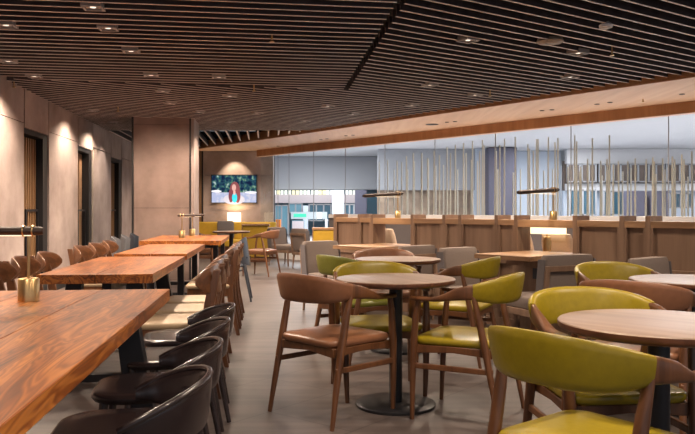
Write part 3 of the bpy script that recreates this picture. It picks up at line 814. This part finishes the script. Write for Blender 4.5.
# --- lamps
def make_bar_lamp(L=.60, base_r=.036, base_h=.085, hgt=.272, tilt=-.035, off=.07):
    r = empty('desk_lamp')
    MB().lathe([(base_r, 0), (base_r, base_h-.006), (base_r-.005, base_h), (.02, base_h), (.004, base_h)], 32).obj('base', M['brass'], r)
    MB().tube([(0, 0, base_h), (0, 0, hgt)], .0065, 10).obj('pole', M['brass'], r)
    z = lambda x: hgt+.012+tilt*(x/L)
    sh = MB(); rings = []
    for x in (off, off-.02, -L+off+.02, -L+off):
        rr = .020 if x in (off, -L+off) else .026
        rings.append([(x, cos(a)*rr, z(-x)+sin(a)*rr*.75) for a in [2*pi*k/16 for k in range(16)]])
    s_ = sh.loft(rings).obj('lamp_shade', M['bronze'], r)
    for xx in (.02, -.02):
        MB().tube([(xx-.003, 0, z(-xx)), (xx+.003, 0, z(-xx))], .0275, 16).obj('ring', M['brass'], s_)
    MB().box(-L+off+.05, off-.05, -.010, .010, hgt-.009+tilt*.5-.001, hgt-.006+tilt*.5).obj('light_strip', emit('lamp_led', (1.0, .80, .55), 1.0), r)
    return r
BL = Proto(make_bar_lamp)
# local -x is where the shade reaches; on the divider it reaches over the desk (-ND)
rn = atan2(ND.y, ND.x)
lampspots = []
BL.place((*PB(.30, .10), ZR), rn, 'bronze bar lamp with brass base on the divider above the front desk', 'lamp')
BL.place((*PB(2.44, .10), ZR), rn, 'bronze bar lamp with brass base on the left part of the divider', 'lamp')
BT = Proto(lambda: make_bar_lamp(L=.42, base_r=.045, base_h=.10, hgt=.295, tilt=0.0, off=.065))
BT.place((*WA(-1.05, 3.26), .7505), TA, 'bar lamp with brass drum base on the far end of the nearest long table', 'lamp')
BS = Proto(lambda: make_bar_lamp(L=.24, base_r=.045, base_h=.11, hgt=.31, tilt=0.0, off=.06))
x, y = WA(-1.20, 10.45); BS.place((x, y, .7505), TA+pi, 'small bar lamp with brass base on the farthest long table, left of two', 'lamp')
x, y = WA(-1.14, 11.3); BS.place((x, y, .7505), TA+pi, 'small bar lamp with brass base on the farthest long table, right of two', 'lamp')

# lounge chairs and desk lamps on the other side of the divider, seen through the niches
def make_cream():
    r = empty('cream_chair')
    ring = rrect(.36, .10, .04, 4)
    MB().loft([[(x*s_, -.25+y_*s_-(z-.4)*.25, z) for x, y_ in ring] for s_, z in ((.95, .38), (1.05, .45), (1.0, .82), (.9, .90), (.7, .91))]).obj('backrest', M['creamfab'], r)
    cushion(.40, .48, .06, .32, .44, crown=.02, edge=.02).obj('seat', M['creamfab'], r)
    for sx_ in (-1, 1):
        for y_ in (.2, -.2): MB().tube([(sx_*.17, y_*1.1, 0), (sx_*.16, y_, .32)], [.012, .018], 8).obj('leg', M['oak'], r)
    return r
CR = Proto(make_cream)
for s, n, lb in ((.62, .98, 'cream chair seen through the front niche, right of its brass lamp'), (1.14, 1.0, 'cream chair seen through the front niche, left of its brass lamp'),
                 (3.22, .95, 'cream chair with rounded back seen through the left niche')):
    x, y = PB(s, n); f = (ND*(1)); CR.place((x, y, 0), rot_to(f.x*1, f.y), lb, 'chair')
def make_shade(htop=.30, wd=.36, es=1.1):
    r = empty('table_lamp')
    MB().lathe([(.04, 0), (.04, .13), (.035, .16), (.02, .165), (.004, .165)], 24).obj('base', M['brass'], r)
    MB().tube([(0, 0, .16), (0, 0, .2)], .01, 8).obj('pole', M['brass'], r)
    MB().loft([[(x, y_, z) for x, y_ in rrect(wd, .16, .02, 3)] for z in (.19, htop)], cap=False).obj('lamp_shade', emit('linen_glow', (1.0, .80, .50), es), r)
    return r
SL = Proto(make_shade)
# shelf on the far side of the divider that carries them
sh1 = empty('booth_desk', (*PB(.22, DEP+.02), 0), RB)
B(0, .80, -.45, -.0, .69, .72).obj('desktop', M['oakh'], sh1); B(.30, .50, -.30, -.15, 0, .69).obj('pedestal', M['blackmetal'], sh1)
tag(sh1, 'timber ledge table behind the front niche of the divider', 'desk')
SL.place((*PB(.60, DEP+.22), .7205), RB, 'glowing linen lamp with brass base seen through the front niche', 'lamp')
# table under the shade lamp by the back sofa
sf = empty('sofa', (-2.72, 17.45, 0))
tag(sf, 'long mustard sofa along the wall below the television', 'sofa')
B(-1.02, .98, .55, .75, 0.02, .86).obj('backrest', M['yellow'], sf, bevel=.03, seg=3)
B(-1.02, .98, 0, .548, .28, .44).obj('seat', M['yellow'], sf, bevel=.03, seg=3)
B(-1.0, .96, .03, .74, 0, .27).obj('base', M['darkwood'], sf)
led = B(-1.05, 1.0, .76, .98, 0, .66).obj('wall_ledge', M['oak']); led.location = (-2.72, 17.45, 0); tag(led, 'oak ledge between the mustard sofa and the back wall', 'ledge')
LT = Proto(lambda: make_shade(.43, .32, 1.5)).place((mx(234, 18.3), 18.32, .6605), 0, 'glowing linen table lamp on the ledge under the television', 'lamp')
for k, (px, wd_) in enumerate(((226, .40),)):
    c_ = MB().loft([[(x*s_, y_*s_-(z)*.1, z) for x, y_ in rrect(wd_, .13, .04, 4)] for s_, z in ((.92, 0), (1, .04), (1, .36), (.9, .42), (.6, .43))]).obj('cushion', M['greyside'])
    c_.location = (mx(px, 17.9), 17.86, .4605); tag(c_, 'dark grey cushion leaning on the mustard sofa under the lamp', 'cushion')
# mustard booths
def booth(x0, x1, y, zt, label):
    r = empty('dining_booth', ((x0+x1)/2, y, 0)); w_ = x1-x0
    B(-w_/2, w_/2, 0, .14, .10, zt-.04).obj('backrest', M['yellow'], r, bevel=.02)
    B(-w_/2-.015, w_/2+.015, -.012, .155, zt-.039, zt).obj('top_rail', M['oakh'], r, bevel=.003)
    B(-w_/2, w_/2, .145, .70, .28, .42).obj('seat', M['yellow'], r, bevel=.02)
    B(-w_/2, w_/2, .0, .70, 0, .098).obj('plinth', M['darkwood'], r)
    B(-w_/2-.014, -w_/2-.001, .0, .14, .0, zt-.04).obj('end_panel', M['oak'], r)
    tag(r, label, 'booth'); return r
booth(mx(243, 16.4), mx(269, 16.4), 16.3, .84, 'mustard booth seat with timber rail in front of the sofa')
booth(mx(313, 12.6), .55, 12.6, .85, 'mustard booth seat with timber rail just behind the left end of the divider')

# --- television
tvx0, tvx1 = mx(210.8, YW-.08), mx(257, YW-.08); tz0, tz1 = mz(203.3, YW-.08), mz(174.6, YW-.08)
tv = empty('television', ((tvx0+tvx1)/2, YW-.06, tz0)); tw = tvx1-tvx0; th_ = tz1-tz0
tag(tv, 'wall-mounted flat television showing a red-haired woman outdoors', 'television')
B(-tw/2, tw/2, 0, .059, 0, th_).obj('casing', M['blacktrim'], tv)
def screen_mat():
    m, nt, b = new_mat('screen_scene'); nt.nodes.remove(b)
    tc = N(nt, 'ShaderNodeTexCoord'); sx = N(nt, 'ShaderNodeSeparateXYZ'); nt.links.new(tc.outputs['Object'], sx.inputs[0])
    nz = N(nt, 'ShaderNodeTexNoise'); nz.inputs['Scale'].default_value = 9; nz.inputs['Detail'].default_value = 3
    nt.links.new(tc.outputs['Object'], nz.inputs['Vector'])
    r1 = ramp(nt, [(.40, (.01, .02, .06)), (.52, (.03, .10, .14)), (.60, (.12, .26, .16)), (.70, (.6, .7, .8))]); nt.links.new(nz.outputs['Fac'], r1.inputs['Fac'])
    r2 = ramp(nt, [(.46, (.55, .60, .85)), (.6, (.78, .76, .88))]); nt.links.new(nz.outputs['Fac'], r2.inputs['Fac'])
    gt = N(nt, 'ShaderNodeMath', operation='GREATER_THAN'); nt.links.new(sx.outputs[2], gt.inputs[0]); gt.inputs[1].default_value = .27
    mx_ = N(nt, 'ShaderNodeMix', data_type='RGBA'); nt.links.new(gt.outputs[0], mx_.inputs['Factor'])
    nt.links.new(r2.outputs[0], mx_.inputs['A']); nt.links.new(r1.outputs[0], mx_.inputs['B'])
    e = N(nt, 'ShaderNodeEmission'); e.inputs['Strength'].default_value = .62; nt.links.new(mx_.outputs['Result'], e.inputs['Color'])
    nt.links.new(e.outputs[0], nt.nodes['Material Output'].inputs['Surface']); return m
scn = B(-tw/2+.02, tw/2-.02, -.003, -.001, .02, th_-.02).obj('screen', screen_mat(), tv)
def disc(cx, cz, rx, rz, y, col, s=1.0, n=20, name='picture'):
    mb = MB().loft([[(cx+rx*cos(2*pi*k/n), yy, cz+rz*sin(2*pi*k/n)) for k in range(n)] for yy in (y-.001, y)], smooth=False)
    return mb.obj(name, emit('screen_tone_%d' % len(bpy.data.materials), col, s*.5), scn)
disc(-.0, .10, .27, .13, -.0035, (.50, .52, .66), 1.0)         # pale jacket
disc(.02, .34, .125, .20, -.0050, (.17, .045, .06), 1.1)        # hair
disc(.09, .20, .07, .19, -.0055, (.20, .05, .065), 1.1)
disc(-.075, .19, .06, .17, -.0055, (.15, .035, .06), 1.1)
disc(.015, .14, .065, .125, -.0065, (.02, .50, .70), 1.2)       # teal top
disc(.010, .27, .030, .06, -.0070, (.65, .38, .38), 1.0)       # neck
disc(.000, .39, .052, .085, -.0080, (.55, .34, .34), 1.0)      # face
disc(-.50+.06, .30, .13, .03, -.0040, (.75, .80, .95), 1.1)
disc(.42, .27, .15, .03, -.0040, (.70, .75, .95), 1.1)

# ================================================================= CEILING FITTINGS
lens = emit('downlight_lens', (1.0, .86, .72), 0.8)
def make_down():
    r = empty('downlight')
    fr = MB().box(-.075, .075, -.075, -.055, -.012, .03).box(-.075, .075, .055, .075, -.012, .03).box(-.075, -.055, -.055, .055, -.012, .03).box(.055, .075, -.055, .055, -.012, .03)
    fr.obj('frame', plain('fitting_grey', (.30, .27, .26), .5) if 'fitting_grey' not in bpy.data.materials else bpy.data.materials['fitting_grey'], r)
    MB().lathe([(.052, .0), (.052, .02), (.03, .022), (.004, .022)], 20).obj('reflector', bpy.data.materials['fitting_grey'], r)
    MB().lathe([(.022, -.004), (.022, -.001), (.004, -.001)], 16).obj('lens', lens, r)
    return r
DL = Proto(make_down)
dl = [(93, 7), (108, 28), (131, 51), (6, 25), (8, 61), (34, 76), (151, 75), (219, 77), (163, 91), (230, 96), (170, 103), (93, 110.5), (113, 122), (114, 123), (328, 106), (305, 121), (353, 114),
      (468, 40), (578, 53), (430, 85), (570, 77), (475, 95), (412, 105), (230, 122), (199, 112), (257, 113)]
spots = []
for i, (px, py) in enumerate(dl):
    if i == 13: continue
    x, y = ceil_pt(px, py)
    ang = TA if (px < 350 and py < 85) else radians(34)
    DL.place((x, y, Z_SLAT), ang, 'small square downlight recessed among the dark ceiling slats', 'light', 'square downlights among the slats')
    spots.append((x, y))
# large round diffuser and smoke disc
x, y = ceil_pt(550, 42); o = MB().lathe([(.11, .03), (.12, 0), (.10, -.012), (.004, -.014)], 32).obj('ceiling_speaker', plain('speaker_grille', (.28, .23, .19), .6)); o.location = (x, y, Z_SLAT); tag(o, 'large round tan ceiling speaker set in the slats', 'speaker')
x, y = ceil_pt(606, 24); o = MB().lathe([(.02, .03), (.055, 0), (.05, -.018), (.02, -.03), (.004, -.03)], 24).obj('smoke_detector', M['white']); o.location = (x, y, Z_SLAT-.01); tag(o, 'white oval smoke detector under the slats at the upper right', 'detector')
def make_spr():
    r = empty('sprinkler')
    MB().tube([(0, 0, .12), (0, 0, -.02)], .008, 8).obj('pipe', M['brass'], r)
    MB().lathe([(.004, -.045), (.022, -.043), (.022, -.040), (.004, -.02)], 12).obj('deflector', M['brass'], r)
    return r
SP = Proto(make_spr)
for px, py in ((272, 36), (254, 87), (612, 50), (14, 83), (118, 108), (490, 92)):
    x, y = ceil_pt(px, py); SP.place((x, y, Z_SLAT-.01), 0, 'small sprinkler head hanging through the ceiling slats', 'sprinkler', 'sprinkler heads in the slats')
x, y = ceil_pt(643, 99, z0-HC); SP.place((x, y, z0-.002-.12+.12), 0, 'small sprinkler head under the pale veneer soffit', 'sprinkler')
# soffit fittings
def sof_disc(px, py, r_, mat, name, label, cat, grp=None):
    x, y = ceil_pt(px, py, z0-HC); o = MB().lathe([(r_, .0), (r_, -.006), (r_*.8, -.008), (.004, -.008)], 24).obj(name, mat); o.location = (x, y, z0-.001); tag(o, label, cat, grp)
sof_disc(432, 124.3, .11, M['bronze'], 'ceiling_speaker', 'round dark speaker in the pale veneer soffit', 'speaker')
for px, py in ((447, 122), (455, 121.3), (542, 110.4), (552, 109.6), (597, 104), (610, 102.2), (682, 94), (321, 139.5), (327, 138.7), (346, 135.6), (353, 135), (278, 146)):
    sof_disc(px, py, .035, M['bronze'], 'recessed_spot', 'tiny dark recessed spotlight in the pale veneer soffit', 'light', 'recessed spots in the soffit')

# ================================================================= LIGHT
def spot(x, y, z, e, col=(1, .80, .60), size=120, blend=.6, r=.04, tgt=None):
    l = bpy.data.lights.new('spot', 'SPOT'); l.energy = e; l.color = col; l.spot_size = radians(size); l.spot_blend = blend; l.shadow_soft_size = r
    o = bpy.data.objects.new('spot_lamp', l); COL.objects.link(o); o.location = (x, y, z)
    if tgt: o.rotation_euler = (Vector(tgt)-Vector((x, y, z))).to_track_quat('-Z', 'Y').to_euler()
    return o
def area(x, y, z, sx, sy, e, col, tgt):
    l = bpy.data.lights.new('area', 'AREA'); l.shape = 'RECTANGLE'; l.size = sx; l.size_y = sy; l.energy = e; l.color = col
    o = bpy.data.objects.new('area_lamp', l); COL.objects.link(o); o.location = (x, y, z)
    o.rotation_euler = (Vector(tgt)-Vector((x, y, z))).to_track_quat('-Z', 'Y').to_euler(); return o
WARM = (1.0, .80, .62)
for (x, y) in spots: spot(x, y, Z_SLAT-.02, 92, WARM, 142)
for (x, y) in ((-1.2, 1.2), (1.0, .8), (2.6, 2.0), (0.4, 3.2), (2.9, 4.6), (-2.2, 4.2), (1.2, 2.6)): spot(x, y, Z_SLAT-.02, 86, WARM, 140)
# soffit spots
for s in (-1.5, .5, 2.5, 4.5, 6.5, 8.5): x, y = GP(s, -.9); spot(x, y, z0-.02, 70, WARM, 140)
# wall washers near the left wall
for D in (4.2, 6.4, 8.4, 11.05, 13.6): 
    x, y = WA(-2.55, D); spot(x, y, Z_SLAT-.02, 40, (1, .84, .70), 85, .7, .03, (x-.42, y, 1.2))
spot(mx(232, 18), 18.05, 2.60, 45, (1, .78, .55), 75, .6, .02, (mx(232, 18), 18.5, 1.7))
for x, y in ((-3.1, 15.5), (-2.2, 17.0), (-3.2, 17.2), (-1.6, 15.8)): spot(x, y, 2.58, 55, WARM, 140)  # spots added to brighten the far end by the television
for px, D in ((150, 11.5), (175, 11.5)): spot(mx(px, D), D, Z_SLAT-.02, 10, WARM, 120, .9, .05, (mx(px, D), D+.5, 1.2))
# lamp strips
for (s, n) in ((.30, .10), (2.44, .10)):
    x, y = PB(s, n-.25); spot(x, y, ZR+.235, 4, (1, .78, .5), 130, .5, .012)
x, y = WA(-1.22, 3.26); spot(x, y, 1.01, 4, (1, .82, .6), 130, .5, .012)
l = bpy.data.lights.new('bulb', 'POINT'); l.energy = 12; l.color = (1, .75, .45); l.shadow_soft_size = .05
o = bpy.data.objects.new('lamp_bulb', l); COL.objects.link(o); o.location = (mx(234, 18.3), 18.32, 1.0)
soffit_fill = area(*GP(.5, -.40), 1.09, 13.0, .08, 36, (1, .82, .62), (0, 0, 0))  # uplight added along the ledge to brighten the soffit, no fitting there
zx = Vector((GD.x, GD.y, 0)); dz = Vector((-GN.x*.45, -GN.y*.45, 1)).normalized(); zz = -dz; zy = zz.cross(zx).normalized()
soffit_fill.rotation_euler = Matrix((zx, zy, zz)).transposed().to_euler()
# area lamps added under the mall ceiling to brighten the corridor
for (x, y) in ((6, 15), (10, 20), (0, 24), (8, 26), (16, 24), (-1, 29), (14, 14)):
    area(x, y, 3.5, 3.0, 3.0, 230, (1.0, .955, .95), (x, y, 0))

w_ = bpy.data.worlds.new('world'); sc.world = w_; w_.use_nodes = True
bg = w_.node_tree.nodes['Background']; bg.inputs['Color'].default_value = (.88, .91, 1.0, 1); bg.inputs['Strength'].default_value = .35

# ================================================================= CAMERA
cam = bpy.data.cameras.new('camera'); co = bpy.data.objects.new('camera', cam); COL.objects.link(co)
co.location = (0, 0, HC); co.rotation_euler = (radians(90), 0, 0)
cam.sensor_width = 36; cam.lens = 36*F/695; cam.shift_y = (HY-217)/695*1.0
cam.clip_start = .05
sc.camera = co
sc.view_settings.view_transform = 'Standard'; sc.view_settings.look = 'None'; sc.view_settings.gamma = 1
sc.view_settings.use_curve_mapping = False; sc.view_settings.exposure = 0.62
sc.cycles.use_denoising = True
sc.cycles.max_bounces = 8; sc.cycles.diffuse_bounces = 4
sc.cycles.sample_clamp_indirect = 4
